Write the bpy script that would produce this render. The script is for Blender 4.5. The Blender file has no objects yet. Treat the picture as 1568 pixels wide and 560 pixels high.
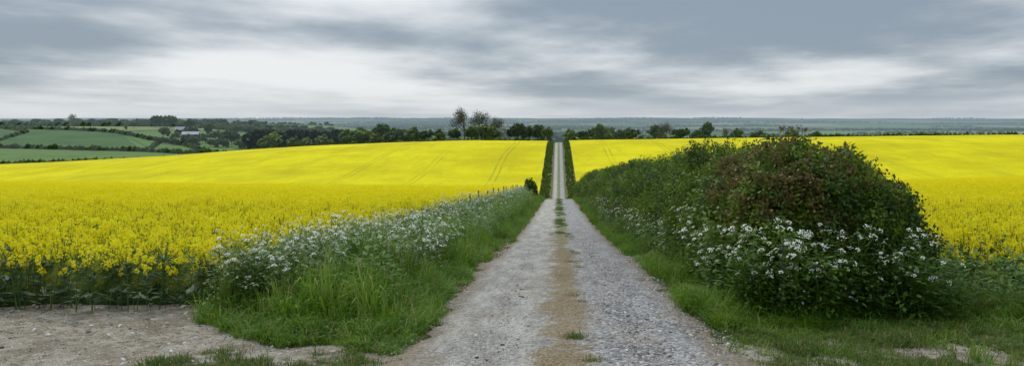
import bpy, math, random
import numpy as np
from mathutils import Vector
R=np.random.RandomState(7); random.seed(7)
CAMZ=2.2
# ------------------------------------------------------------------ maths
def smooth(x,a,b):
    t=np.clip((np.asarray(x,dtype=float)-a)/(b-a),0,1); return t*t*(3-2*t)
def _h(i,j,k,s):
    v=np.sin(i*127.1+j*311.7+k*74.7+s*53.3)*43758.5453
    return v-np.floor(v)
def vn(x,y,z=0.0,s=0):
    x=np.asarray(x,dtype=float);y=np.asarray(y,dtype=float);z=np.asarray(z,dtype=float)+0*x
    i=np.floor(x);j=np.floor(y);k=np.floor(z)
    a=x-i;b=y-j;c=z-k
    a=a*a*(3-2*a);b=b*b*(3-2*b);c=c*c*(3-2*c)
    r=0
    for di in(0,1):
        for dj in(0,1):
            for dk in(0,1):
                w=(a if di else 1-a)*(b if dj else 1-b)*(c if dk else 1-c)
                r=r+w*_h(i+di,j+dj,k+dk,s)
    return r*2-1
def fbm(x,y,z=0.0,s=0,o=3):
    r=0;a=1.0;f=1.0;t=0
    for q in range(o):
        r=r+a*vn(np.asarray(x)*f,np.asarray(y)*f,np.asarray(z)*f,s+q*11);t+=a;a*=.5;f*=2.1
    return r/t
PY=[-200,0,8,12,20,37,60,91,110,140,180,210,240,300,340,370,400,450,520,650,900,1300,2000,3000,4500,6000,7500,9500,12000]
PZ=[.3,0,-.05,-.25,-1.15,-2.65,-4.3,-6.4,-8.3,-12.2,-16.6,-17.5,-16.3,-11.8,-8.8,-7.3,-7.1,-8.8,-13,-22,-28,-29,-27,-18,0,28,50,60,20]
TY=np.arange(-200,12000,1.0); TZ=np.interp(TY,PY,PZ)
TZ=np.convolve(np.pad(TZ,7,mode='edge'),np.ones(15)/15,mode='valid')
CX=[-900,-400,-259,-199,-153,-123,-77,-47,0,12,100,216,400,900]
CC=[-20,-16,-10.9,-7.6,-4.2,-2.4,-.6,.3,0,.4,1.6,3,4,5]
def Z(x,y):
    x=np.asarray(x,dtype=float);y=np.asarray(y,dtype=float)
    p=np.interp(y,TY,TZ)
    ax=np.abs(x)
    p=p+.45*smooth(ax,1.9,3.6)*smooth(y,13,35)*(1-smooth(y,110,180))
    p=p+np.where(x<0,.010,.021)*np.minimum(ax,90)*smooth(y,12,60)*(1-smooth(y,120,260))
    p=p+np.interp(x,CX,CC)*smooth(y,120,320)*(1-smooth(y,450,700))
    p=p+27*smooth(-x,150,480)*smooth(y,520,920)*(1-smooth(y,1300,2600))
    p=p+5*vn(x/330,y/330,0,3)*smooth(y,600,1500)
    p=p+16*fbm(x/1500,y/1500,0,5)*smooth(y,3500,6000)
    p=p+(.045*fbm(x*1.3,y*1.3,0,9,4)+.018*vn(x*6,y*6,0,2))*smooth(np.abs(x-.1),1.5,2.3)*(1-smooth(y,25,50))
    return p
# ------------------------------------------------------------------ node helpers
def newmat(name):
    m=bpy.data.materials.new(name);m.use_nodes=True
    nt=m.node_tree;nt.nodes.clear()
    return m,nt
class N:
    def __init__(s,nt): s.nt=nt
    def n(s,t,props=None,**ins):
        nd=s.nt.nodes.new(t)
        for k,v in (props or {}).items(): setattr(nd,k,v)
        for k,v in ins.items():
            key=int(k[1:]) if k[0]=='i' and k[1:].isdigit() else k
            s.set(nd.inputs[key],v)
        return nd
    def set(s,sock,v):
        if isinstance(v,bpy.types.NodeSocket): s.nt.links.new(v,sock)
        elif isinstance(v,(tuple,list)) and len(v)==3 and sock.type=='RGBA': sock.default_value=(*v,1)
        else: sock.default_value=v
    def math(s,op,a,b=0.0,c=0.0,clamp=False):
        nd=s.nt.nodes.new('ShaderNodeMath');nd.operation=op;nd.use_clamp=clamp
        s.set(nd.inputs[0],a);s.set(nd.inputs[1],b);s.set(nd.inputs[2],c);return nd.outputs[0]
    def mix(s,f,a,b,mode='MIX'):
        nd=s.nt.nodes.new('ShaderNodeMix');nd.data_type='RGBA';nd.blend_type=mode
        s.set(nd.inputs[0],f);s.set(nd.inputs[6],a);s.set(nd.inputs[7],b);return nd.outputs[2]
    def noise(s,vec,scale,detail=4,rough=.55,dist=0):
        nd=s.n('ShaderNodeTexNoise',None,Vector=vec,Scale=scale,Detail=detail,Roughness=rough,Distortion=dist);return nd.outputs[0]
    def ramp(s,f,a,b,lo=0.0,hi=1.0):
        nd=s.nt.nodes.new('ShaderNodeMapRange');nd.interpolation_type='SMOOTHSTEP'
        s.set(nd.inputs[0],f);s.set(nd.inputs[1],a);s.set(nd.inputs[2],b);s.set(nd.inputs[3],lo);s.set(nd.inputs[4],hi);return nd.outputs[0]
    def pos(s): return s.n('ShaderNodeNewGeometry').outputs['Position']
    def sep(s,v):
        nd=s.n('ShaderNodeSeparateXYZ',None,i0=v);return nd.outputs[0],nd.outputs[1],nd.outputs[2]
    def bsdf(s,col,rough=.8,spec=.3,normal=None):
        nd=s.nt.nodes.new('ShaderNodeBsdfPrincipled')
        s.set(nd.inputs['Base Color'],col);s.set(nd.inputs['Roughness'],rough);s.set(nd.inputs['Specular IOR Level'],spec)
        if normal is not None: s.set(nd.inputs['Normal'],normal)
        return nd.outputs[0]
    def bump(s,h,strength,dist):
        return s.n('ShaderNodeBump',None,Height=h,Strength=strength,Distance=dist).outputs[0]
    def mixsh(s,f,a,b): return s.n('ShaderNodeMixShader',None,i0=f,i1=a,i2=b).outputs[0]
    def out(s,sh):
        o=s.nt.nodes.new('ShaderNodeOutputMaterial');s.nt.links.new(sh,o.inputs[0])
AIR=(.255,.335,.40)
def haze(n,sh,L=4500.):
    """aerial perspective: painted-in glow for scattered air light grows with distance over the land"""
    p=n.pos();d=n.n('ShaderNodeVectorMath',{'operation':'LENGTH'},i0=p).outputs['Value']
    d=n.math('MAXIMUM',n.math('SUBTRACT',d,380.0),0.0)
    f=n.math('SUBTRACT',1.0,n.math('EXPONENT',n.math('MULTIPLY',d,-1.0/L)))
    return n.mixsh(f,sh,n.n('ShaderNodeEmission',None,Color=AIR,Strength=1.0).outputs[0])  # emission mixed into the surface stands in for light scattered by air
def leafmat(name,c1,c2,trans=.3,rough=.55,hz=False,spec=.3,brownlow=None,hfreq=None):
    m,nt=newmat(name);n=N(nt)
    r=n.n('ShaderNodeObjectInfo').outputs['Random']
    p=n.pos()
    k=n.noise(p,hfreq or 3.0,1)
    f=n.math('ADD',n.math('MULTIPLY',r,.55),n.math('MULTIPLY',n.ramp(k,.3,.7),.45))
    col=n.mix(f,c1,c2)
    a=n.bsdf(col,rough,spec)
    t=n.n('ShaderNodeBsdfTranslucent',None,Color=col).outputs[0]
    sh=n.mixsh(trans,a,t)
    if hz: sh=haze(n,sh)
    n.out(sh);m.cycles.emission_sampling='NONE';return m
M={}
M['petal']=leafmat('rapeseed_petals',(.86,.755,.008),(.95,.88,.035),.35,.6,hfreq=8.,spec=.1)
M['rstem']=leafmat('rapeseed_stems',(.06,.12,.03),(.12,.20,.04),.2)
M['rleaf']=leafmat('rapeseed_leaves',(.035,.08,.03),(.075,.135,.045),.2)
M['grass']=leafmat('lush_grass',(.060,.145,.010),(.20,.34,.022),.4,.5,hfreq=1.2)
M['seedgrass']=leafmat('seeding_grass',(.17,.27,.035),(.30,.37,.08),.4,.5,hfreq=1.2)
M['grass_dry']=leafmat('dry_grass',(.28,.20,.09),(.42,.32,.15),.2,.7)
M['shortgrass']=leafmat('short_grass',(.07,.13,.018),(.16,.22,.04),.35)
M['umbel']=leafmat('cow_parsley_flowers',(.82,.82,.68),(.92,.91,.82),.3,.7,spec=.1)
M['cpleaf']=leafmat('cow_parsley_leaves',(.06,.14,.015),(.15,.26,.03),.35)
M['hleaf1']=leafmat('hedge_leaves_dark',(.040,.085,.012),(.08,.145,.018),.3,.5)
M['hleaf2']=leafmat('hedge_leaves_mid',(.09,.165,.013),(.19,.29,.028),.4,.5)
M['hleaf3']=leafmat('hedge_leaves_copper',(.11,.090,.024),(.20,.155,.045),.3,.5)
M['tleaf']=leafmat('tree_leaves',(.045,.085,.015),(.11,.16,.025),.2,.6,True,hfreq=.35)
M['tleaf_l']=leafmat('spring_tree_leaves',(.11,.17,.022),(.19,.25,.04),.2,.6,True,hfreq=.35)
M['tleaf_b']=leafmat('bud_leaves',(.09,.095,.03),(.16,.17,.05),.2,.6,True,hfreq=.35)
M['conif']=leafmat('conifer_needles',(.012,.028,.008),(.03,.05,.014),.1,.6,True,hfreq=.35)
def simple(name,c1,c2,scale,rough=.85,bumpd=.0,hz=False):
    m,nt=newmat(name);n=N(nt);p=n.pos()
    k=n.noise(p,scale,5);c=n.mix(n.ramp(k,.3,.7),c1,c2)
    sh=n.bsdf(c,rough,.2,n.bump(k,.6,bumpd) if bumpd else None)
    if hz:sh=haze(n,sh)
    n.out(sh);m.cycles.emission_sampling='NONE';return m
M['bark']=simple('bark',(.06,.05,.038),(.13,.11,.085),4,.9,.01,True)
M['post']=simple('weathered_post_wood',(.12,.11,.085),(.25,.22,.18),14,.9,.01)
M['wire']=simple('fence_wire',(.2,.2,.2),(.3,.3,.3),5,.5)
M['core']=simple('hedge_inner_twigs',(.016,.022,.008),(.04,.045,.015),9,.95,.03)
# ------------------------------------------------------------------ mesh builder
class MB:
    def __init__(s): s.v=[];s.f=[];s.m=[];s.mats=[]
    def mi(s,k):
        if k not in s.mats:s.mats.append(k)
        return s.mats.index(k)
    def face(s,pts,k):
        b=len(s.v);s.v+= [tuple(p) for p in pts];s.f.append(tuple(range(b,b+len(pts))));s.m.append(s.mi(k))
    def tube(s,a,b,ra,rb,k,n=4):
        a=Vector(a);b=Vector(b);d=(b-a)
        if d.length<1e-6:return
        d.normalize();u=d.orthogonal().normalized();w=d.cross(u)
        base=len(s.v)
        for c,r in((a,ra),(b,rb)):
            for i in range(n):
                t=2*math.pi*i/n;s.v.append(tuple(c+u*math.cos(t)*r+w*math.sin(t)*r))
        for i in range(n):
            j=(i+1)%n;s.f.append((base+i,base+j,base+n+j,base+n+i));s.m.append(s.mi(k))
    def leaf(s,c,d,up,L,W,k):
        c=Vector(c);d=Vector(d).normalized();sd=d.cross(Vector(up))
        if sd.length<1e-4:sd=d.orthogonal()
        sd.normalize()
        s.face([c,c+d*L*.5+sd*W*.5,c+d*L,c+d*L*.5-sd*W*.5],k)
    def blob(s,c,hs,k,up=0.):
        d=rv()
        if up: d=(d+Vector((0,0,up))).normalized()
        u=d.orthogonal().normalized();w=d.cross(u)
        a=random.random()*6.28;u2=u*math.cos(a)+w*math.sin(a);w2=d.cross(u2)
        c=Vector(c);j=lambda:random.uniform(.7,1.25)*hs
        s.face([c+u2*j(),c+w2*j(),c-u2*j(),c-w2*j()],k)
    def box(s,lo,hi,k):
        x0,y0,z0=lo;x1,y1,z1=hi
        P=[(x0,y0,z0),(x1,y0,z0),(x1,y1,z0),(x0,y1,z0),(x0,y0,z1),(x1,y0,z1),(x1,y1,z1),(x0,y1,z1)]
        b=len(s.v);s.v+=P
        for f in((0,3,2,1),(4,5,6,7),(0,1,5,4),(1,2,6,5),(2,3,7,6),(3,0,4,7)):
            s.f.append(tuple(b+i for i in f));s.m.append(s.mi(k))
    def mesh(s,name,sm=False):
        me=bpy.data.meshes.new(name);me.from_pydata(s.v,[],s.f)
        for k in s.mats:me.materials.append(M[k])
        me.polygons.foreach_set('material_index',s.m)
        if sm:me.polygons.foreach_set('use_smooth',[True]*len(s.f))
        me.update();return me
def rv():
    while True:
        v=Vector((random.uniform(-1,1),random.uniform(-1,1),random.uniform(-1,1)))
        if .05<v.length<1:return v.normalized()
def link(o,parent=None):
    bpy.context.scene.collection.objects.link(o)
    if parent:o.parent=parent
    return o
def obj(name,me,loc=(0,0,0),parent=None):
    o=bpy.data.objects.new(name,me);o.location=loc;return link(o,parent)
def grid(name,X,Y,Zv,mat,sm=True,attrs=None,parent=None):
    r,c=X.shape
    me=bpy.data.meshes.new(name)
    me.vertices.add(r*c);me.vertices.foreach_set('co',np.stack([X,Y,Zv],-1).astype(np.float32).ravel())
    idx=np.arange(r*c).reshape(r,c)
    q=np.stack([idx[:-1,:-1],idx[:-1,1:],idx[1:,1:],idx[1:,:-1]],-1).reshape(-1,4)
    nf=len(q);me.loops.add(nf*4);me.loops.foreach_set('vertex_index',q.ravel().astype(np.int32))
    me.polygons.add(nf);me.polygons.foreach_set('loop_start',np.arange(0,nf*4,4,dtype=np.int32))
    me.polygons.foreach_set('use_smooth',np.full(nf,sm))
    me.update(calc_edges=True)
    for k,v in (attrs or {}).items():
        a=me.attributes.new(k,'FLOAT','POINT');a.data.foreach_set('value',v.astype(np.float32).ravel())
    me.materials.append(mat)
    return obj(name,me,parent=parent)
# ------------------------------------------------------------------ instancer
_g={}
def instancer(name,protos,P,rot,scl,idx,parent=None):
    key=tuple(p.name for p in protos)
    if key not in _g:
        col=bpy.data.collections.new(protos[0].name+'_kinds')
        for p in protos:col.objects.link(p)
        g=bpy.data.node_groups.new(name+'_scatter','GeometryNodeTree')
        g.interface.new_socket('Geometry',in_out='INPUT',socket_type='NodeSocketGeometry')
        g.interface.new_socket('Geometry',in_out='OUTPUT',socket_type='NodeSocketGeometry')
        nd=g.nodes;gi=nd.new('NodeGroupInput');go=nd.new('NodeGroupOutput')
        ci=nd.new('GeometryNodeCollectionInfo');ci.inputs[0].default_value=col
        ci.inputs['Separate Children'].default_value=True;ci.inputs['Reset Children'].default_value=True
        ip=nd.new('GeometryNodeInstanceOnPoints')
        def na(n_,t):
            a=nd.new('GeometryNodeInputNamedAttribute');a.data_type=t;a.inputs[0].default_value=n_;return a.outputs[0]
        e=nd.new('FunctionNodeEulerToRotation')
        L=g.links
        L.new(gi.outputs[0],ip.inputs['Points']);L.new(ci.outputs[0],ip.inputs['Instance'])
        ip.inputs['Pick Instance'].default_value=True
        L.new(na('idx','INT'),ip.inputs['Instance Index'])
        L.new(na('rot','FLOAT_VECTOR'),e.inputs[0]);L.new(e.outputs[0],ip.inputs['Rotation'])
        L.new(na('scl','FLOAT_VECTOR'),ip.inputs['Scale'])
        L.new(ip.outputs[0],go.inputs[0])
        _g[key]=g
    n_=len(P);me=bpy.data.meshes.new(name);me.vertices.add(n_)
    me.vertices.foreach_set('co',np.asarray(P,dtype=np.float32).ravel())
    a=me.attributes.new('rot','FLOAT_VECTOR','POINT');a.data.foreach_set('vector',np.asarray(rot,dtype=np.float32).ravel())
    scl=np.asarray(scl,dtype=np.float32)
    if scl.ndim==1:scl=np.repeat(scl[:,None],3,1)
    a=me.attributes.new('scl','FLOAT_VECTOR','POINT');a.data.foreach_set('vector',scl.ravel())
    a=me.attributes.new('idx','INT','POINT');a.data.foreach_set('value',np.asarray(idx,dtype=np.int32))
    me.update()
    o=obj(name,me,parent=parent)
    md=o.modifiers.new('scatter','NODES');md.node_group=_g[key]
    return o
def proto(name,mb): return bpy.data.objects.new(name,mb.mesh(name))
def zrot(n,tilt=.1): return np.stack([R.uniform(-tilt,tilt,n),R.uniform(-tilt,tilt,n),R.uniform(0,6.283,n)],-1)
# ------------------------------------------------------------------ prototypes
def rape(mb,ox,oy,sc=1.0,nf=19,fs=.0145,leaves=True):
    h=random.uniform(.78,1.04)*sc
    lean=Vector((random.uniform(-.08,.08),random.uniform(-.08,.08),h))
    o=Vector((ox,oy,0));mid=o+lean*.55
    mb.tube(o,mid,.007,.005,'rstem',3)
    ends=[(mid,o+lean)]
    for i in range(random.randint(3,5)):
        t=random.uniform(.4,.75);a=random.uniform(0,6.283);r=random.uniform(.07,.2)
        st=o+lean*t;e=o+Vector((math.cos(a)*r,math.sin(a)*r,h*random.uniform(.70,1.03)))
        ends.append((st,e))
    for st,e in ends:
        m=st.lerp(e,.5)+Vector((e.x-st.x,e.y-st.y,0))*.2
        if leaves: mb.tube(st,m,.004,.003,'rstem',3);mb.tube(m,e,.003,.002,'rstem',3)
        R_=random.uniform(.028,.048)
        for k in range(nf):
            a=random.uniform(0,6.283);zz=random.uniform(-1.6,.7);rr=R_*math.sqrt(random.random())*(1 if zz<0 else .7)
            mb.blob(e+Vector((math.cos(a)*rr,math.sin(a)*rr,zz*R_)),fs*random.uniform(.8,1.2),'petal',.5)
        if leaves:
          for k in range(5):
            a=random.uniform(0,6.283);c=st.lerp(e,random.uniform(.45,.85))
            mb.leaf(c,(math.cos(a),math.sin(a),.9),(0,0,1),.055,.007,'rstem')
    if leaves:
        for k in range(13):
            a=random.uniform(0,6.283);z=h*random.uniform(.05,.78);L=random.uniform(.1,.22)*(1.15-z/h*.6)
            d=Vector((math.cos(a),math.sin(a),random.uniform(-.2,.7)))
            mb.leaf(o+lean*(z/h),d,(0,0,1),L,L*.35,'rleaf')
RP=[]
for i in range(6):
    mb=MB();rape(mb,0,0);RP.append(proto('rapeseed_plant_kind_%d'%i,mb))
RPP=[]
for i in range(4):
    mb=MB()
    for k in range(17):
        a=random.uniform(0,6.283);r=.68*math.sqrt(random.random())
        rape(mb,math.cos(a)*r,math.sin(a)*r,1.0,9,.022,False)
    RPP.append(proto('rapeseed_patch_kind_%d'%i,mb))
def grassclump(nb,h0,h1,rad,w,key,droop=.5,dry=0):
    mb=MB()
    for i in range(nb):
        a=random.uniform(0,6.283);r=rad*math.sqrt(random.random());b=Vector((math.cos(a)*r,math.sin(a)*r,-.02))
        h=random.uniform(h0,h1);a2=random.uniform(0,6.283);d=Vector((math.cos(a2),math.sin(a2),0));s=Vector((-d.y,d.x,0))*w*.5
        k1=random.uniform(.05,droop);k='grass_dry' if random.random()<dry else key
        p1=b+Vector((0,0,h*.5))+d*h*.15*k1;p2=b+Vector((0,0,h*.85))+d*h*.5*k1;p3=b+Vector((0,0,h*(1-.25*k1)))+d*h*k1
        mb.face([b-s,b+s,p1+s*.9,p1-s*.9],k);mb.face([p1-s*.9,p1+s*.9,p2+s*.6,p2-s*.6],k);mb.face([p2-s*.6,p2+s*.6,p3],k)
    return mb
GL=[proto('long_grass_kind_%d'%i,grassclump(30,.18,.55,.13,.013,'grass',.85,.04)) for i in range(4)]
GL.append(proto('long_grass_kind_4',grassclump(12,.42,.72,.12,.011,'seedgrass',.6,.15)))
GS=[proto('short_grass_kind_%d'%i,grassclump(30,.03,.13,.10,.008,'shortgrass',.9,.14)) for i in range(3)]
GD=[proto('dry_grass_kind_%d'%i,grassclump(30,.015,.05,.11,.007,'grass_dry',1.2,0)) for i in range(2)]
def cowpars(seed):
    mb=MB();h=random.uniform(.85,1.1)
    top=Vector((random.uniform(-.08,.08),random.uniform(-.08,.08),h))
    mb.tube((0,0,0),top*.6,.006,.005,'cpleaf',3)
    for i in range(random.randint(6,10)):
        t=random.uniform(.4,.75);a=random.uniform(0,6.283);r=random.uniform(.05,.28)
        e=Vector((math.cos(a)*r,math.sin(a)*r,h*random.uniform(.66,1.04)))
        mb.tube(top*t,e,.003,.002,'cpleaf',3)
        Ru=random.uniform(.02,.045);tl=Vector((math.cos(a)*.5,math.sin(a)*.5,1)).normalized();u=tl.orthogonal().normalized();w=tl.cross(u)
        for k in range(14):
            b=random.uniform(0,6.283);q=Ru*math.sqrt(random.random())
            c=e+u*math.cos(b)*q+w*math.sin(b)*q+tl*(.018*(1-(q/Ru)**2))
            hs=random.uniform(.006,.011);a0=random.random()*3;u1=(u*math.cos(a0)+w*math.sin(a0));w1=tl.cross(u1)
            u1=u1+tl*random.uniform(-.6,.6)
            mb.face([c+u1*hs,c+w1*hs,c-u1*hs,c-w1*hs],'umbel')
    for i in range(80):
        t=random.uniform(.05,.95);a=random.uniform(0,6.283);r=random.uniform(.02,.26)*(1.25-t)
        c=Vector((math.cos(a)*r,math.sin(a)*r,h*t))
        mb.leaf(c,(math.cos(a),math.sin(a),random.uniform(-.3,.6)),(0,0,1),random.uniform(.04,.09),.025,'cpleaf')
    return mb
CP=[proto('cow_parsley_kind_%d'%i,cowpars(i)) for i in range(5)]
def weed():
    mb=MB()
    for i in range(80):
        a=random.uniform(0,6.283);r=.18*math.sqrt(random.random());z=random.uniform(.02,.55)
        mb.leaf((math.cos(a)*r,math.sin(a)*r,z),(math.cos(a),math.sin(a),random.uniform(-.4,.7)),(0,0,1),random.uniform(.05,.1),random.uniform(.02,.04),'cpleaf')
    return mb
WD=[proto('nettle_weed_kind_%d'%i,weed()) for i in range(2)]
def sprig(key,n,L=.045,shoot=False):
    mb=MB();tip=.26
    mb.tube((0,0,-.1),(0,0,tip),.004,.002,'bark',3)
    for i in range(n):
        t=random.uniform(-.05,tip);a=random.uniform(0,6.283);r=random.uniform(0,.10)*(1.15-t/tip*.6)
        c=(math.cos(a)*r,math.sin(a)*r,t)
        mb.leaf(c,(math.cos(a),math.sin(a),random.uniform(-.5,.9)),rv(),L*random.uniform(.7,1.3),L*.62,key)
    return mb
SP=[proto('hedge_sprig_kind_%d'%i,sprig(['hleaf1','hleaf1','hleaf2','hleaf2','hleaf3','hleaf3'][i],44,[.045,.06,.045,.06,.055,.042][i])) for i in range(6)]
def pebble(i):
    import bmesh
    bm=bmesh.new();bmesh.ops.create_icosphere(bm,subdivisions=1,radius=1)
    for v in bm.verts: v.co=Vector((v.co.x*random.uniform(.8,1.2),v.co.y*random.uniform(.6,1),v.co.z*random.uniform(.4,.65)))
    me=bpy.data.meshes.new('pebble');bm.to_mesh(me);bm.free();me.materials.append(M['stone']);return me
m,nt=newmat('flint_stones');n=N(nt);r=n.n('ShaderNodeObjectInfo').outputs['Random']
n.out(n.bsdf(n.mix(n.ramp(r,.0,1.),(.10,.095,.09),(.66,.62,.55)),.8,.3));M['stone']=m
PB=[bpy.data.objects.new('pebble_kind_%d'%i,pebble(i)) for i in range(4)]

# ------------------------------------------------------------------ terrain
def grow(a,st,g,end):
    o=[a]
    while o[-1]<end: o.append(o[-1]+st);st*=g
    return o
xr=grow(2.4,.09,1.035,9500);xs=np.array([-v for v in xr[::-1]]+list(np.arange(-2.3,2.35,.1))+xr)
ys=np.array(list(np.arange(-60,2,2.0))+list(np.arange(2,14,.07))+grow(14,.09,1.0125,10500))
X,Y=np.meshgrid(xs,ys);ZZ=Z(X,Y)
def vfront(x): return 8.4+.38*np.abs(x+1.9)**1.4+.45*vn(x*2,x*0+1,0,4)
def verge_left(x,y):
    inner=-1.62-.18*vn(y*1.1,0*y,0,6)
    return (x<inner)&(x>-4.5)&(y>vfront(x))
def bare(x,y):
    nz=fbm(x*.9,y*.9,0,21,4);n2=fbm(x*2.3,y*2.3,0,22,3)
    left=smooth(-x,1.2,1.5)*(1-smooth(y-vfront(x),-.2,.5))
    b=left*(.80+.5*nz+.95*n2+.45*smooth(-x,3.4,5.2))
    b=np.where((x<-4.0),np.maximum(b,1-smooth(y,11.2,12.4)),b)
    right=smooth(x,1.5,1.9)*(1-smooth(y,8.2,9.8))
    b=np.where(x>0,right*(.55+.5*nz+.95*n2+.45*(1-smooth(x,1.8,3.6))),b)
    return np.clip(b,0,1)
bz=bare(X,Y)
m,nt=newmat('ground_soil_and_turf');n=N(nt);p=n.pos();x_,y_,z_=n.sep(p)
att=n.n('ShaderNodeAttribute',{'attribute_name':'bare'}).outputs['Fac']
n1=n.noise(p,3.5,8,.65);n2=n.noise(p,28,4,.6);n4=n.noise(p,1.1,5,.6);n5=n.noise(p,12,6,.7)
soil=n.mix(n.ramp(n5,.35,.65),(.26,.205,.14),(.54,.475,.37))
soil=n.mix(n.math('MULTIPLY',n.ramp(n1,.45,.65),.6),soil,(.66,.61,.51))
soil=n.mix(n.math('MULTIPLY',n.ramp(n4,.48,.62),.5),soil,(.25,.19,.125))
soil=n.mix(n.ramp(n.noise(p,55,2),.58,.70),soil,(.16,.12,.075))
soil=n.mix(n.ramp(n.noise(p,42,2),.64,.70),soil,(.74,.70,.62))
turf=n.mix(n.ramp(n2,.35,.7),(.06,.08,.02),(.14,.16,.04))
turf=n.mix(n.ramp(n1,.45,.7),turf,(.25,.20,.11))
bm_=n.math('ADD',att,n.math('MULTIPLY',n.math('SUBTRACT',n1,.5),1.1))
near=n.mix(n.ramp(bm_,.35,.6),turf,soil)
wv=n.n('ShaderNodeVectorMath',{'operation':'MULTIPLY'},i0=p,i1=(.0035,.0018,0.)).outputs[0]
vo=n.n('ShaderNodeTexVoronoi',{'feature':'F1'},Vector=wv,Scale=1.0)
cs=n.sep(vo.outputs['Color'])
fld=n.mix(n.ramp(cs[0],.1,.9),(.06,.12,.03),(.15,.23,.06))
fld=n.mix(n.ramp(cs[1],.80,.82),fld,(.28,.26,.15))
fld=n.mix(n.math('MULTIPLY',n.ramp(n.noise(p,.02,5),.35,.7),.35),fld,(.06,.12,.03))
col=n.mix(n.ramp(y_,380,430),near,fld)
hh=n.math('ADD',n.math('ADD',n.math('MULTIPLY',n1,.6),n.math('MULTIPLY',n2,.3)),n.math('MULTIPLY',n5,.6))
b=n.n('ShaderNodeBump',None,Height=hh,Strength=n.ramp(y_,30,120,1.,0.),Distance=.14).outputs[0]
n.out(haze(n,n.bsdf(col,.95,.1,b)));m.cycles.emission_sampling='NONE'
grid('ground',X,Y,ZZ,m,True,{'bare':bz})
# ------------------------------------------------------------------ track
ysr=np.array(list(np.arange(2.5,16,.05))+grow(16,.07,1.014,470))
xsr=np.linspace(-1,1,64)
RX,RY=np.meshgrid(xsr,ysr)
hw=1.85+.6*smooth(-RY,-9,-6)-.1*smooth(RY,120,200)
wob=.08*vn(RY*.25,RY*0,0,31)
RXX=.1+wob*(1-smooth(RY,60,100))+RX*hw
g=np.abs(RX)*hw
edge=hw-.3+.17*vn(RXX*1.2,RY*1.6,0,41)+.11*vn(RXX*5,RY*6,0,42)
off=.028+(.0003*RY)-.07*smooth(g-edge,-.25,.28)
rut=-.028*(np.exp(-((RXX-.1-.8)/.35)**2)+np.exp(-((RXX-.1+.8)/.35)**2))+.022
RZ=Z(RXX,RY)+off+rut+.010*vn(RXX*5,RY*5,0,3)*(1-smooth(RY,15,30))
m,nt=newmat('chalk_and_gravel_track');n=N(nt);p=n.pos();x_,y_,z_=n.sep(p)
n1=n.noise(p,1.3,6,.6);n2=n.noise(p,30,5,.7);n3=n.noise(p,6,6,.65)
sv=n.n('ShaderNodeVectorMath',{'operation':'MULTIPLY'},i0=p,i1=(1.,.22,1.)).outputs[0]
ns=n.noise(sv,3.2,6,.65)
v1=n.n('ShaderNodeTexVoronoi',{'feature':'F1'},Vector=p,Scale=24.0);vs=n.sep(v1.outputs['Color'])
v2=n.n('ShaderNodeTexVoronoi',{'feature':'F1'},Vector=p,Scale=60.0);vs2=n.sep(v2.outputs['Color'])
chalk=n.mix(n.ramp(ns,.34,.66),(.27,.24,.195),(.52,.49,.43))
grav=n.mix(n.ramp(ns,.34,.66),(.16,.155,.155),(.36,.35,.335))
side=n.ramp(n.math('ADD',x_,n.math('MULTIPLY',n.math('SUBTRACT',n1,.5),2.2)),-.1,.7)
base=n.mix(side,chalk,grav)
st=n.mix(vs[0],(.05,.05,.055),(.62,.60,.57))
base=n.mix(n.math('MULTIPLY',n.ramp(vs[1],.5,.6),n.ramp(side,0,1,.35,.9)),base,st)
base=n.mix(n.math('MULTIPLY',n.ramp(vs2[1],.6,.7),.6),base,n.mix(vs2[0],(.08,.075,.07),(.66,.64,.60)))
base=n.mix(n.math('MULTIPLY',n.ramp(n1,.50,.72),.5),base,(.31,.25,.17))
cx=n.math('ABSOLUTE',n.math('SUBTRACT',x_,.09))
base=n.mix(n.math('MULTIPLY',n.ramp(n.math('ADD',cx,n.math('MULTIPLY',n.math('SUBTRACT',n3,.5),.8)),1.2,1.65),.7),base,(.24,.175,.105))
strip=n.math('ADD',n.math('SUBTRACT',cx,n.ramp(y_,100,200,0.,.22)),n.math('ADD',n.math('MULTIPLY',n.math('SUBTRACT',n3,.5),.9),n.math('MULTIPLY',n.math('SUBTRACT',n.noise(p,1.1,3),.5),.9)))
smk=n.ramp(strip,.10,.34,1.,0.)
dry=n.mix(n.ramp(n2,.35,.7),(.17,.115,.05),(.38,.285,.15))
green=n.ramp(n.math('ADD',y_,n.math('MULTIPLY',n1,20.)),22,60)
dry=n.mix(green,dry,(.11,.15,.035))
base=n.mix(n.math('MULTIPLY',smk,.8),base,dry)
hh=n.math('ADD',n.math('MULTIPLY',v1.outputs['Distance'],-1.),n.math('MULTIPLY',n3,1.2))
b=n.n('ShaderNodeBump',None,Height=hh,Strength=n.ramp(y_,20,60,1.,.0),Distance=.045).outputs[0]
n.out(n.bsdf(base,.92,.15,b))
track=grid('gravel_track',RXX,RY,RZ,m)
def scat(n_,x0,x1,y0,y1,pw=1.0):
    u=R.uniform(0,1,n_)**pw
    return R.uniform(x0,x1,n_),y0+(y1-y0)*u
x,y=scat(24000,-1.7,1.95,5.5,26,1.5)
k=(R.uniform(0,1,len(x))<np.where(x>.35,1,.4))&((np.abs(x-.09)>.3)|(R.uniform(0,1,len(x))<.3));x=x[k];y=y[k]
s=R.uniform(.004,.012,len(x))*(1+(R.uniform(0,1,len(x))<.07)*1.6)
instancer('loose_gravel',PB,np.stack([x,y,Z(x,y)+.035],-1),zrot(len(x),.5),s,R.randint(0,4,len(x)))
x,y=scat(26000,-11,11,5.6,12)
bb=bare(x,y)
k=(bb>R.uniform(.2,.9,len(x)))&((x<-1.6)|(x>1.8));x=x[k];y=y[k]
s=R.uniform(.004,.013,len(x))*(1+(R.uniform(0,1,len(x))<.07)*1.9)
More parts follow.
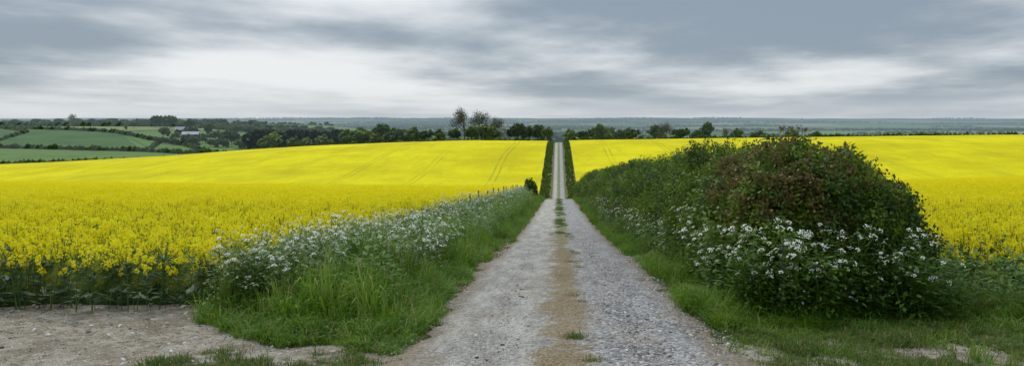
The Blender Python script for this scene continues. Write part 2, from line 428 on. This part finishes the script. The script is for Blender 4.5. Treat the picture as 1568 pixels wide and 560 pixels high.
instancer('soil_clods',PB,np.stack([x,y,Z(x,y)+.003],-1),zrot(len(x),.5),s,R.randint(0,4,len(x)))
# ------------------------------------------------------------------ rapeseed fields
m,nt=newmat('rapeseed_canopy');n=N(nt);p=n.pos();x_,y_,z_=n.sep(p)
n1=n.noise(p,.035,6,.62);n2=n.noise(p,1.3,5,.75);n3=n.noise(p,6,3,.7)
sv=n.n('ShaderNodeVectorMath',{'operation':'MULTIPLY'},i0=p,i1=(1.,.18,1.)).outputs[0];ns=n.noise(sv,.22,5,.65)
yel=n.mix(n.ramp(n1,.32,.68),(.58,.49,.004),(.76,.67,.006))
yel=n.mix(n.math('MULTIPLY',n.ramp(n2,.45,.72),.5),yel,(.38,.38,.01))
yel=n.mix(n.math('MULTIPLY',n.ramp(ns,.48,.72),.4),yel,(.42,.41,.01))
xa=n.math('ADD',n.math('ABSOLUTE',x_),n.math('MULTIPLY',n.noise(p,.01,1),6.0))
d=n.math('PINGPONG',n.math('ADD',xa,1.0),12.0)
rut_=n.ramp(n.math('ABSOLUTE',n.math('SUBTRACT',d,.95)),.15,.48,1.,0.)
yel=n.mix(n.math('MULTIPLY',n.math('MULTIPLY',rut_,.55),n.ramp(n.noise(p,.05,3),.38,.62,.25,1.)),yel,(.26,.28,.02))
und=n.mix(n.ramp(n3,.35,.65),(.045,.08,.018),(.20,.22,.02))
und=n.mix(n.ramp(y_,30,85),und,(.68,.60,.008))
col=n.mix(n.ramp(y_,95,125),und,yel)
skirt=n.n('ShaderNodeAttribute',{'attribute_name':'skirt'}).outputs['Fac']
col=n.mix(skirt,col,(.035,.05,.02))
n.out(n.bsdf(col,.9,.05,n.n('ShaderNodeBump',None,Height=n2,Strength=.8,Distance=.4).outputs[0]))
MC=m
def edgeL(y): return 4.3+.15*vn(np.asarray(y)*.3,0*np.asarray(y),0,8)+.6*smooth(y,110,200)
def edgeR(y): return 5.3-.3*smooth(y,110,200)
for side,ef,y0,name,wf in((-1,edgeL,10.6,'rapeseed_field',.74),(1,edgeR,11.5,'rapeseed_field',.64)):
    yy=np.array(grow(y0+.45,.35,1.012,412));ss=np.concatenate([[0],np.linspace(0,1,120)**2.2])
    S,YY=np.meshgrid(ss,yy)
    ex=ef(YY)+.35
    XX=side*(ex+S*520)
    hgt=.56+.40*smooth(YY,50,125)
    ZC=Z(XX,YY)+hgt+.05*vn(XX*1.5,YY*1.5,0,12)
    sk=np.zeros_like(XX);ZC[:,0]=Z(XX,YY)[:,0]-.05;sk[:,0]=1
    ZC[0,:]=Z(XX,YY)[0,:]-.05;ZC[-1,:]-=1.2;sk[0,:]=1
    XX=XX[:,::-1];YY=YY[:,::-1];ZC=ZC[:,::-1];sk=sk[:,::-1]
    F=grid(name,XX,YY,ZC,MC,True,{'skirt':sk})
    fr=lambda x:y0+.35*vn(x*.5,0*x,0,14)+(.3*vn(x*2.,0*x,0,15))
    W=lambda y:wf*y+3
    n_=9800
    x=R.uniform(4,24,n_)*side;y=y0-.4+(28-y0)*R.uniform(0,1,n_)
    k=(np.abs(x)>ef(y)-.1)&(y>fr(x))&(np.abs(x)<W(y));x=x[k];y=y[k]
    sc_=R.uniform(.80,1.10,len(x))*(1+.12*vn(x*1.1,y*1.1,0,19))
    instancer('rapeseed_plants',RP,np.stack([x,y,Z(x,y)],-1),zrot(len(x),.15),sc_,R.randint(0,6,len(x)),F)
    n_=9000
    y=np.sqrt(R.uniform(26.5**2,122**2,n_));x=side*R.uniform(0,1,n_)*(W(y))
    k=(np.abs(x)>ef(y)+.4)&(np.abs(np.abs(x)-20.9)>.5);x=x[k];y=y[k]
    instancer('rapeseed_patches',RPP,np.stack([x,y,Z(x,y)+.02],-1),zrot(len(x),.03),R.uniform(.86,1.08,len(x)),R.randint(0,4,len(x)),F)
# ------------------------------------------------------------------ verges
def rr(n_): return R.uniform(0,1,n_)
def gidx(n_,p=.06): return np.where(rr(n_)<p,4,R.randint(0,4,n_))
x=R.uniform(-4.5,-1.4,11500);y=7.9+rr(11500)**1.9*95
k=verge_left(x,y);x=x[k];y=y[k]
dfr=y-vfront(x)
hs=(.45+.65*smooth(-x,1.6,2.5))*R.uniform(.5,1.25,len(x))*(.35+.65*smooth(dfr,0,1.2))
hs=hs*(.95+.75*vn(x*1.6,y*1.2,0,17))
instancer('verge_grass',GL,np.stack([x,y,Z(x,y)-.01],-1),zrot(len(x),.3),np.stack([hs*.5+.5,hs*.5+.5,hs],-1),gidx(len(x),.11))
x=np.concatenate([R.uniform(1.7,3.2,6500),R.uniform(1.8,12,7500)]);y=np.concatenate([9.4+rr(6500)**1.8*95,R.uniform(7.6,12.6,7500)])
k=(x>1.75+.2*vn(y*1.2,0*y,0,23))&((y>9.3+.7*vn(x*1.5,0*x,0,24))|(rr(len(x))<.06))&~((x>3)&(x<4.8)&(y>11));x=x[k];y=y[k]
hs=R.uniform(.25,.85,len(x))*(.8+.7*vn(x*1.3,y*1.1,0,18))*(.42+.58*smooth(y,8.9,10.8))
instancer('verge_grass',GL,np.stack([x,y,Z(x,y)-.01],-1),zrot(len(x),.3),np.stack([hs*.4+.6,hs*.4+.6,hs],-1),gidx(len(x),.06))
x=R.uniform(-8,12,36000);y=R.uniform(5.4,10.5,36000)
bb=bare(x,y)
pn=vn(x*2.6,y*2.6,0,91)
den=np.where(x<0,np.clip(1.0-1.1*bb,0,.6)*smooth(-x,1.5,2.4)*(1-smooth(-x,4.2,6.))*np.clip(.5+pn,0,1),np.clip(1.05-1.25*bb,0,.75)*smooth(x,1.65,2.0)*np.clip(.8+.6*pn,0,1))
k=(rr(len(x))<den)&~((x<0)&(y>vfront(x)+.5));x=x[k];y=y[k]
instancer('turf',GS,np.stack([x,y,Z(x,y)-.005],-1),zrot(len(x),.2),R.uniform(.35,1.1,len(x))*(1+.4*vn(x*2,y*2,0,29)),R.randint(0,3,len(x)))
x,y=scat(5000,-9,9,5.6,10.5);k=((x<-1.5)|(x>1.8))&(bare(x,y)>.3)&(vn(x*1.2,y*1.2,0,44)>-.1);x=x[k];y=y[k]
instancer('straw_litter',GD,np.stack([x,y,Z(x,y)-.005],-1),zrot(len(x),.3),R.uniform(.3,.8,len(x)),R.randint(0,2,len(x)))
x=.09+R.normal(0,.18,5500);y=5.5+rr(5500)**1.6*60
k=vn(x*3,y*1.1,0,27)+.6*vn(x*8,y*5,0,26)>.05;x=x[k];y=y[k]
instancer('dry_grass_strip',GD,np.stack([x,y,Z(x,y)+.03],-1),zrot(len(x),.2),R.uniform(.5,1.3,len(x)),R.randint(0,2,len(x)))
x=.09+R.normal(0,.16,6000);y=6+rr(6000)**.8*100
k=(vn(x*2,y*.7,0,28)+.3*vn(x*6,y*4,0,25)>.66-.8*smooth(y,12,50));x=x[k];y=y[k]
xx=.2+R.normal(0,.05,14);yy=8.75+R.normal(0,.07,14)
x=np.concatenate([x,xx]);y=np.concatenate([y,yy])
instancer('track_centre_turf',GS,np.stack([x,y,Z(x,y)+.03],-1),zrot(len(x),.2),R.uniform(.5,1.1,len(x)),R.randint(0,3,len(x)))
# cow parsley
n_=1500
y=10.1+rr(n_)**1.4*85;x=-4.35+np.abs(R.normal(0,.8,n_))
k=(x<-2.2)&(y>10.3+.6*(x+4.2))&(vn(x*1.1,y*.6,0,33)>-.25);x=x[k];y=y[k]
x2=R.uniform(-3.8,-2.2,110);y2=R.uniform(12.5,18,110)
x3=R.uniform(-4.4,-3.3,16);y3=R.uniform(9.9,10.9,16)
x=np.concatenate([x,x2,x3]);y=np.concatenate([y,y2,y3])
instancer('cow_parsley',CP,np.stack([x,y,Z(x,y)],-1),zrot(len(x),.25),R.uniform(.5,1.3,len(x)),R.randint(0,5,len(x)))
xr_=np.concatenate([R.uniform(2.2,2.8,150),R.uniform(2.3,3.6,40),R.uniform(3.6,4.6,16),R.uniform(4.8,9,8)]);yr_=np.concatenate([10.1+rr(150)**1.5*40,R.uniform(9.75,10.3,56),R.uniform(10.6,11.4,8)])
instancer('cow_parsley',CP,np.stack([xr_,yr_,Z(xr_,yr_)],-1),zrot(len(xr_),.25),R.uniform(.45,1.4,len(xr_)),R.randint(0,5,len(xr_)))
x=np.concatenate([R.uniform(-4.4,-2.4,1500),R.uniform(2.3,3.0,450),R.uniform(2.4,5,160),R.uniform(5,9,60)])
y=np.concatenate([10.7+rr(1500)**1.5*60,10+rr(450)**1.5*60,R.uniform(9.8,10.5,160),R.uniform(10,11.4,60)])
instancer('nettles',WD,np.stack([x,y,Z(x,y)],-1),zrot(len(x),.2),R.uniform(.6,1.6,len(x)),R.randint(0,2,len(x)))
# ------------------------------------------------------------------ hedge
HY0=10.3;HY1=108
def hsurf(t,y,r):
    t=np.asarray(t);y=np.asarray(y)
    bulk=1-smooth(y,11.5,15)
    cap=np.sqrt(np.clip(1-((HY0+1.25-y)/1.25)**2*(y<HY0+1.25),0.0,1))
    taper=1-.25*smooth(y,60,108)
    cx=3.40+.12*bulk+.1*vn(y*.25,0*y,0,51)
    w=(.95+.2*bulk+.20*vn(y*.45,0*y,0,52))*(.35+.65*cap)
    H=(2.18-.22*bulk+.20*vn(y*.55,0*y,0,53)+.14*vn(y*1.3,0*y,0,57))*(.55+.45*cap)*taper
    a=math.pi*(1-t)
    cs=np.cos(a);sn=np.sin(a)
    px=np.sign(cs)*np.abs(cs)**.8*w
    pz=np.abs(sn)**.60*H
    lobe=1-.10*bulk*np.exp(-((px-.22)/.22)**2)*(sn>0)+.04*bulk*np.exp(-((px+.45)/.3)**2)
    lump=1+.20*vn(px*1.5+50,y*1.4,pz*1.5,54)+.13*vn(px*4,y*4,pz*4,55)
    x=cx+px*r*lump;z=Z(cx,y)+pz*lobe*(1-(1-r)*.8)*(1+.5*(lump-1))-.05
    return x,y,z
yy=np.array(grow(HY0+.25,.12,1.02,HY1));tt=np.linspace(0,1,28)
T,YY=np.meshgrid(tt,yy);hx,hy,hz=hsurf(T,YY,.70)
hz[0,:]=Z(hx[0],hy[0])+ (hz[0,:]-Z(hx[0],hy[0]))*.2
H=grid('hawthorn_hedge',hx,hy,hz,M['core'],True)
def hedgepts(n_,y0,y1,pw,rlo,rhi):
    y=y0+(y1-y0)*rr(n_)**pw;t=rr(n_);r=R.uniform(rlo,rhi,n_)
    return t,y,r
t,y,r=hedgepts(14500,HY0+.02,HY1,1.9,.72,1.06)
t2,y2,r2=hedgepts(5600,HY0+.0,14.5,1.0,.66,1.10)
t=np.concatenate([t,t2]);y=np.concatenate([y,y2]);r=np.concatenate([r,r2])
x,y,z=hsurf(t,y,r)
nc=2200;tc=rr(nc);rc=np.sqrt(rr(nc));yc=np.full(nc,HY0+.35)
cxx,cy,cz=hsurf(tc,yc,1.0);gx=3.52;gz=Z(gx,HY0)
fx=gx+(cxx-gx)*rc*1.35;fz=gz+.05+(cz-gz)*rc*1.03
lump=.36*vn(fx*1.7,fz*1.9,0,61)+.22*vn(fx*4,fz*4,0,62)
fy=HY0+.55*(rc**2)+lump+R.uniform(-.05,.2,nc)-.0
x=np.concatenate([x,fx]);y=np.concatenate([y,fy]);z=np.concatenate([z,fz])
nn=len(x)
nx=(x-3.55)
ty=np.where(nx>0,1,-1)*R.uniform(.2,1.2,nn)
rot=np.stack([R.uniform(-.9,.9,nn)+(y<11.3)*.5,ty*np.clip(np.abs(nx),0,1)*1.1,R.uniform(0,6.28,nn)*.5],-1)
pat=fbm(x*1.1,y*.6,z*1.1,71,3)
idx=np.where(pat>-.14,R.randint(2,4,nn),R.randint(0,2,nn))
gh=z-Z(x,y)
mx=rr(nn);idx=np.where(mx<.22,R.randint(0,4,nn),idx)
brown=(y<14)&(np.abs(x-2.95+.35*vn(y,z*2,0,5))<.5)&(gh>.9+.25*vn(x*2,y,0,6))&(rr(nn)<.5)
brown|=(y<15)&(gh>1.4)&(rr(nn)<.15)
brown|=(fbm(x,y*.35,z,77,2)>.4)&(rr(nn)<.35)
idx=np.where(brown,R.randint(4,6,nn),idx)
sc=R.uniform(.65,1.4,nn)*(1+.5*smooth(y,25,90))
instancer('hedge_leaves',SP,np.stack([x,y,z],-1),rot,sc,idx,H)
nt_=1400;t=R.uniform(.1,.88,nt_);y=HY0+.2+rr(nt_)**2.*60
x,y,z=hsurf(t,y,np.full(nt_,1.06));idx=np.where(y<15,R.randint(0,6,nt_),R.randint(0,4,nt_))
ss=R.uniform(.5,1.,nt_)
instancer('hedge_shoots',SP,np.stack([x,y,z],-1),zrot(nt_,.8),np.stack([ss*.8,ss*.8,ss*1.3],-1),idx,H)
# ------------------------------------------------------------------ posts / fence
def post(mb,x,y,z,h,w=.045,lean=(0,0)):
    mb.tube((x,y,z-.1),(x+lean[0]*h,y+lean[1]*h,z+h),w*1.05,w*.95,'post',8)
    c=len(mb.v);mb.face([mb.v[c-8+i] for i in range(8)],'post')
mb=MB();post(mb,0,0,0,.92,.055,(.03,0));obj('wooden_post',mb.mesh('wooden_post'),(2.80,9.98,float(Z(2.8,9.98))))
mb=MB();yf=np.arange(40,98,4.8);prev=None
for i,yv in enumerate(yf):
    xv=-4.38-.1*random.random();zv=float(Z(xv,yv));h=random.uniform(1.08,1.2)+.1*float(smooth(yv,40,60))
    post(mb,xv,yv,zv,h,.045,(random.uniform(-.06,.06),random.uniform(-.04,.04)))
    for hh_ in(.5,.75,.95):
        if prev: mb.tube(prev[hh_],Vector((xv,yv,zv+hh_)),.0025,.0025,'wire',3)
    prev={k_:Vector((xv,yv,zv+k_)) for k_ in(.5,.75,.95)}
obj('post_and_wire_fence',mb.mesh('post_and_wire_fence'))
# ------------------------------------------------------------------ trees
def tree(h,cr,leafk,ls=.45,nl=10,sparse=0.,cf=.17):
    mb=MB();tips=[]
    def br(p,d,L,r,lev):
        q=p+d*L*.5+rv()*L*.06;e=q+(d+rv()*.18).normalized()*L*.5
        mb.tube(p,q,r,r*.8,'bark',5 if lev<2 else 3);mb.tube(q,e,r*.8,r*.6,'bark',5 if lev<2 else 3)
        if lev>=2: tips.append(q.copy())
        if lev>=4: tips.append(e);return
        for i in range(3 if lev else 5):
            nd=(d*.55+rv()*.75*(cr/h*2.0)+Vector((0,0,.18))).normalized()
            br(q.lerp(e,random.uniform(.1,1)),nd,L*random.uniform(.6,.8),r*.55,lev+1)
    br(Vector((0,0,-.3)),Vector((random.uniform(-.05,.05),0,1)),h*.36,h*.022,0)
    mxz=max(t.z for t in tips);mxr=max(math.hypot(t.x,t.y) for t in tips)
    sz=h*.95/mxz;sr=cr*.95/mxr
    mb.v=[(v[0]*sr if v[2]>h*.12 else v[0],v[1]*sr if v[2]>h*.12 else v[1],v[2]*sz) for v in mb.v]
    for t in tips:
        if random.random()<sparse:continue
        c=Vector((t.x*sr,t.y*sr,t.z*sz));cl=cr*cf
        for i in range(nl):
            mb.blob(c+rv()*cl*random.random()**.5,ls*random.uniform(.6,1.2),leafk,.4)
    return mb.mesh('tree')
def bush(h,w,leafk,n_=420,ls=.22):
    mb=MB();sd=random.random()*99
    for i in range(7):
        d=Vector((random.uniform(-.6,.6),random.uniform(-.6,.6),1));mb.tube((0,0,-.1),d*h*.6,.05,.02,'bark',3)
    for i in range(n_):
        d=rv();d.z=abs(d.z);l=float(vn(d.x*2+sd,d.y*2,d.z*2,3))
        r=(.55+.45*random.random()**.6)*(1+.3*l)
        mb.blob((d.x*w*.5*r,d.y*w*.5*r,.12*h+d.z*h*.85*r),ls*random.uniform(.6,1.3),leafk,.4)
    return mb
TM={'ash':tree(18,8,'tleaf_b',.23,6,.1,.22),'ash2':tree(17,8,'tleaf_b',.24,7,.05,.22),
 'oak':tree(11,6,'tleaf',.5,9),'oak2':tree(10,5.5,'tleaf',.5,9),'lime':tree(10,5,'tleaf_l',.45,9),'lime2':tree(9,4.5,'tleaf_l',.45,9),
 'con':tree(12,4.2,'conif',.5,9),'con2':tree(11,4.0,'conif',.5,9)}
def U(u,Yd): return (u-855)/1220*Yd
def put(name,kind,u,Yd,topv=None,s=None,wr=1.0):
    x=U(u,Yd);z=float(Z(x,Yd))-.2
    H0={'ash':18,'ash2':17,'oak':11,'oak2':10,'lime':10,'lime2':9,'con':12,'con2':11}[kind]
    if topv is not None:
        zt=CAMZ-(topv-190)/1220*Yd;s=(zt-z)/H0
    o=obj(name,TM[kind],(x,Yd,z));o.scale=(s*wr,s*wr,s);o.rotation_euler=(0,0,random.uniform(0,6.28));return o
def nm(k): return 'oak_tree' if 'oak' in k else('lime_tree' if 'lime' in k else('ash_tree' if 'ash' in k else 'yew_tree'))
put('ash_tree','ash',711,455,163,wr=1.0);put('ash_tree','ash2',737,465,167,wr=1.15);put('ash_tree','ash2',763,470,177,wr=1.1)
for u,v,k,w in((738,190,'lime',1.35),(722,194,'oak',1.2),(755,193,'lime2',1.2),(695,197,'oak2',1.2),(792,189,'oak',1.0),(806,193,'oak2',1.1),(823,191,'oak',1.0),(838,194,'lime',.8),
   (672,198,'lime2',1.2),(650,199,'oak2',1.3),(780,198,'con',1.0)):
    put(nm(k),k,u,440+random.uniform(0,22),v,wr=w)
for u,v,k,w in((615,196,'oak2',1.2),(632,195,'lime2',1.3),(584,190,'oak',1.0),(600,199,'oak2',1.2),(548,195,'lime',1.5),(530,199,'lime2',1.2),(565,201,'oak',1.2),(575,203,'lime2',1.2)):
    put(nm(k),k,u,520+random.uniform(-20,30),v,wr=w)
for i,u in enumerate(np.arange(388,525,8.5)):
    put('yew_tree','con' if i%2 else 'con2',u+random.uniform(-2,2),600+random.uniform(-25,25),197+random.uniform(0,5),wr=1.15)
for u,v in((420,203),(450,209),(470,211),(495,207),(405,210)): put('lime_tree','lime2',u,560,v,wr=1.3)
for u,v,k,w in((925,190,'lime',1.3),(1018,185,'ash2',1.0),(1085,187,'oak',.8),(1003,192,'oak',1.2),(1043,196,'oak2',1.2),(1070,197,'oak2',1.3),(1110,194,'ash',.7),(1128,196,'lime',1.),(968,196,'oak2',1.3),(950,199,'oak',1.2),(895,199,'oak2',1.4),(872,198,'lime2',1.2),(1160,200,'oak2',1.3),(1213,199,'oak',1.1),(1250,201,'oak2',1.2)):
    put(nm(k),k,u,500+random.uniform(-40,60),v,wr=w)
for u,v,k,w,Yd in((111,173,'ash2',.9,900),(238,177,'oak',1.2,900),(262,177,'oak',1.3,900),(290,182,'oak2',1.3,900),(322,188,'oak',1.2,820),(250,195,'oak',1.3,760),(205,187,'oak2',1.,850),(192,193,'oak',1.,820),(330,200,'oak2',1.2,760),(270,201,'lime2',1.2,740),(285,205,'oak2',1.3,735),(310,208,'oak',1.3,735),(355,200,'oak',1.2,720),(20,184,'oak2',1.2,980)):
    put(nm(k),k,u,Yd,v,wr=w)
BU=[bpy.data.objects.new('bush_kind_%d'%i,bush(1.5,1.7,['tleaf','hleaf1','tleaf_l','hleaf2'][i],380,.16).mesh('bush')) for i in range(4)]
BT=[bpy.data.objects.new('far_tree_kind_%d'%i,TM[k]) for i,k in enumerate(['oak','oak2','lime','con2'])]
mbb=bush(1.9,1.9,'hleaf1',1500,.10);obj('shrub',mbb.mesh('shrub'),(U(812,88),88,float(Z(-3.1,88))-.05))
y=np.concatenate([R.uniform(130,405,1100),R.uniform(180,405,800)]);x=np.concatenate([R.uniform(-4.9,-2.5,1100),R.uniform(2.6,4.9,800)])
s=R.uniform(.2,.5,len(x));instancer('far_verge_scrub',BU,np.stack([x,y,Z(x,y)-.1],-1),zrot(len(x),.1),s,R.choice([0,1,2,3],len(x),p=[.1,.05,.35,.5]))
def hedgerow(pts,h,step=1.4,name='distant_hedgerow',jit=1.0):
    P=[];S=[]
    for (a,b) in zip(pts[:-1],pts[1:]):
        L=math.hypot(b[0]-a[0],b[1]-a[1]);k=int(L/step)+1
        for i in range(k):
            t=i/k;x=a[0]+(b[0]-a[0])*t+random.uniform(-jit,jit);y=a[1]+(b[1]-a[1])*t+random.uniform(-jit,jit)
            s=h/1.5*random.uniform(.65,1.25);P.append((x,y,float(Z(x,y))-.3));S.append((s*1.2,s*1.2,s))
    P=np.array(P);instancer(name,BU,P,zrot(len(P),.1),np.array(S),R.choice([0,1,2],len(P),p=[.6,.3,.1]))
hedgerow([(7,418),(60,420),(170,424),(300,430),(420,440)],2.6)
hedgerow([(-8,420),(-40,424),(-90,430),(-135,440)],2.4)
hedgerow([(-430,520),(-330,515),(-230,500),(-170,470)],3.0)
hedgerow([(-600,640),(-470,650),(-330,640),(-230,600)],3.5,2)
hedgerow([(-800,860),(-600,850),(-430,780),(-330,700),(-280,640)],3.5,2)
hedgerow([(-900,1000),(-650,985),(-500,960),(-350,980),(-200,1020)],5,2.4)
hedgerow([(-470,650),(-520,780),(-600,850)],3,2)
hedgerow([(-330,640),(-360,720),(-430,780)],3,2)
hedgerow([(-250,620),(-240,720),(-300,850),(-350,980)],3,2)
hedgerow([(20,520),(200,540),(500,560)],3,2)
P=[];S=[];I=[]
for _ in range(160):
    d=640*math.exp(random.random()*1.9);u=random.uniform(-150,1700)
    if u<330 and d<1150: continue
    x0=U(u,d);L=random.uniform(50,230)*(d/1300+.5);a=random.uniform(-.12,.12)
    for i in range(int(L/6.5)):
        t=(i*6.5-L/2);x=x0+t*math.cos(a)+random.uniform(-4,4);y=d+t*math.sin(a)+random.uniform(-9,9)
        P.append((x,y,float(Z(x,y))-.8));s=random.uniform(.5,1.05);S.append((s*1.5,s*1.5,s));I.append(random.choice([0,0,1,1,2,2,3]))
instancer('distant_woodland',BT,np.array(P),zrot(len(P),.05),np.array(S),I)
P=[];S=[];I=[]
for _ in range(90):
    d=random.uniform(4200,7600);x0=U(random.uniform(-200,1750),d);L=random.uniform(400,1500)
    for i in range(int(L/20)):
        x=x0+i*20+random.uniform(-8,8);y=d+random.uniform(-30,30)
        P.append((x,y,float(Z(x,y))-2));s=random.uniform(.7,1.1);S.append((s*2.6,s*2.6,s));I.append(random.choice([0,1,1]))
instancer('horizon_woodland',BT,np.array(P),zrot(len(P),.05),np.array(S),I)
# ------------------------------------------------------------------ distant crop parcels
def parcel(name,c,mat,lift):
    s,t=np.meshgrid(np.linspace(0,1,30),np.linspace(0,1,20));c=np.array(c,float)
    P=((1-s)*(1-t))[...,None]*c[0]+(s*(1-t))[...,None]*c[1]+(s*t)[...,None]*c[2]+((1-s)*t)[...,None]*c[3]
    grid(name,P[...,0],P[...,1],Z(P[...,0],P[...,1])+lift,mat)
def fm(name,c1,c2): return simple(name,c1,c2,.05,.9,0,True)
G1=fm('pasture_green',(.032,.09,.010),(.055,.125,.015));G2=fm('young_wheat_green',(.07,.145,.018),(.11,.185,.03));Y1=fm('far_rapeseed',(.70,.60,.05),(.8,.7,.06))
G3=fm('dry_grass_field',(.14,.19,.05),(.20,.22,.07))
parcel('pasture_field',[(-560,660),(-340,650),(-425,775),(-590,840)],G1,.35)
parcel('pasture_field',[(-900,680),(-565,660),(-600,842),(-950,860)],G1,.35)
parcel('wheat_field',[(-640,530),(-250,520),(-240,590),(-600,630)],G2,.35)
parcel('wheat_field',[(-330,650),(-240,610),(-280,690),(-420,770)],G2,.4)
parcel('pasture_field',[(-620,870),(-440,800),(-380,960),(-560,975)],G3,.4)
parcel('wheat_field',[(-900,880),(-640,870),(-600,970),(-900,990)],G2,.4)
parcel('wheat_field',[(-700,1700),(-450,1700),(-500,2100),(-800,2100)],G2,1.)
parcel('pasture_field',[(-350,2200),(-100,2200),(-120,2700),(-420,2700)],G3,1.)
parcel('distant_rapeseed_field',[(U(1340,1000),1000),(U(1480,1000),1000),(U(1490,1350),1350),(U(1350,1350),1350)],Y1,6)
# ------------------------------------------------------------------ farm
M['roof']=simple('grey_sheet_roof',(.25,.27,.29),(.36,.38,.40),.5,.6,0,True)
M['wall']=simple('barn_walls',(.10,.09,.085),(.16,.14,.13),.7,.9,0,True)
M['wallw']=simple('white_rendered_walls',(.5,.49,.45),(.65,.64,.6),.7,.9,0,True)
M['dark']=simple('dark_openings',(.015,.015,.015),(.03,.03,.03),.7,.9)
def barn(name,u,Yd,L,W,hw_,hr,wall,rz):
    x=U(u,Yd);z=float(Z(x,Yd))
    e=bpy.data.objects.new(name,None);link(e);e.location=(x,Yd,z);e.rotation_euler=(0,0,rz)
    mb=MB();mb.box((-L/2,-W/2,-2),(L/2,W/2,hw_),wall)
    for sx in(-1,1):mb.face([(sx*L/2,-W/2,hw_),(sx*L/2,W/2,hw_),(sx*L/2,0,hr)],wall)
    obj('walls',mb.mesh('walls'),parent=e)
    mb=MB();o=.5
    for sy in(-1,1):
        mb.face([(-L/2-o,sy*(W/2+o),hw_-.2),(L/2+o,sy*(W/2+o),hw_-.2),(L/2+o,0,hr+.12),(-L/2-o,0,hr+.12)],'roof')
    obj('roof',mb.mesh('roof'),parent=e)
    mb=MB()
    for i in range(3):
        cx=-L/3+i*L/3;mb.box((cx-1.3,-W/2-.06,0),(cx+1.3,-W/2-.003,min(3.2,hw_-.6)),'dark')
    obj('doors',mb.mesh('doors'),parent=e)
barn('farm_barn',292,780,15,9,4,6.5,'wall',.25)
barn('farm_barn',305,785,9,7,3.2,5,'wallw',-.3)
barn('farmhouse',276,815,9,7,4.5,7.5,'wall',.1)
# ------------------------------------------------------------------ sky, sun, camera
w=bpy.data.worlds.new('World');bpy.context.scene.world=w;w.use_nodes=True
nt=w.node_tree;nt.nodes.clear();n=N(nt)
sky=n.n('ShaderNodeTexSky',{'sky_type':'NISHITA','sun_disc':False,'sun_elevation':math.radians(52),'sun_rotation':math.radians(-25)})
skyc=n.mix(1.0,sky.outputs[0],(.10,.10,.10),'MULTIPLY')
g_=n.n('ShaderNodeTexCoord').outputs['Generated'];x_,y_,z_=n.sep(g_)
# billowy layer: angular coordinates with mild flattening toward the horizon
zc=n.math('ADD',n.math('MAXIMUM',z_,0.0),.13)
px=n.math('DIVIDE',x_,n.math('ADD',zc,.30));py=n.math('DIVIDE',.42,zc)
cv=n.n('ShaderNodeCombineXYZ',None,i0=px,i1=py,i2=n.math('ADD',y_,2.3)).outputs[0]
c1=n.noise(cv,1.5,5,.5,.15);c2=n.noise(cv,4.5,6,.55,.1);c3=n.noise(cv,.8,2,.5,.0)
f=n.math('ADD',n.math('ADD',n.math('MULTIPLY',c1,.50),n.math('MULTIPLY',c2,.22)),n.math('MULTIPLY',c3,.28))
dv=n.n('ShaderNodeVectorMath',{'operation':'DOT_PRODUCT'},i0=g_,i1=tuple(Vector((-.27,1,.17)).normalized())).outputs['Value']
f=n.math('ADD',f,n.ramp(dv,.955,1.0,-.03,.07))
low=n.ramp(z_,0.0,.055,1.,0.)
col=n.mix(n.ramp(f,.40,.64),(.27,.335,.405),(.84,.865,.885))
col=n.mix(n.math('MULTIPLY',low,.65),col,(.60,.66,.71))
zen=n.ramp(z_,.15,.7,1.,2.3)
zz=n.n('ShaderNodeCombineXYZ',None,i0=zen,i1=zen,i2=zen).outputs[0]
col=n.mix(1.0,col,zz,'MULTIPLY')
col=n.mix(.92,skyc,col)
bg=n.n('ShaderNodeBackground',None,Color=col,Strength=1.0)
o=nt.nodes.new('ShaderNodeOutputWorld');nt.links.new(bg.outputs[0],o.inputs[0])
L=bpy.data.lights.new('sun','SUN');L.energy=1.4;L.angle=math.radians(12);L.color=(1,.96,.9)
lo=bpy.data.objects.new('sun',L);link(lo)
az=math.radians(-25);el=math.radians(52)
d=Vector((math.sin(az)*math.cos(el),math.cos(az)*math.cos(el),math.sin(el)))
lo.rotation_euler=d.to_track_quat('Z','Y').to_euler()
cam=bpy.data.cameras.new('camera');co=bpy.data.objects.new('camera',cam);link(co)
co.location=(0,0,CAMZ);co.rotation_euler=(math.radians(90),0,0)
cam.sensor_width=36;cam.lens=28.0;cam.shift_x=-71/1568;cam.shift_y=-90/1568;cam.clip_end=30000;cam.clip_start=.05
sc=bpy.context.scene;sc.camera=co
sc.view_settings.view_transform='Standard';sc.view_settings.look='None';sc.view_settings.exposure=0
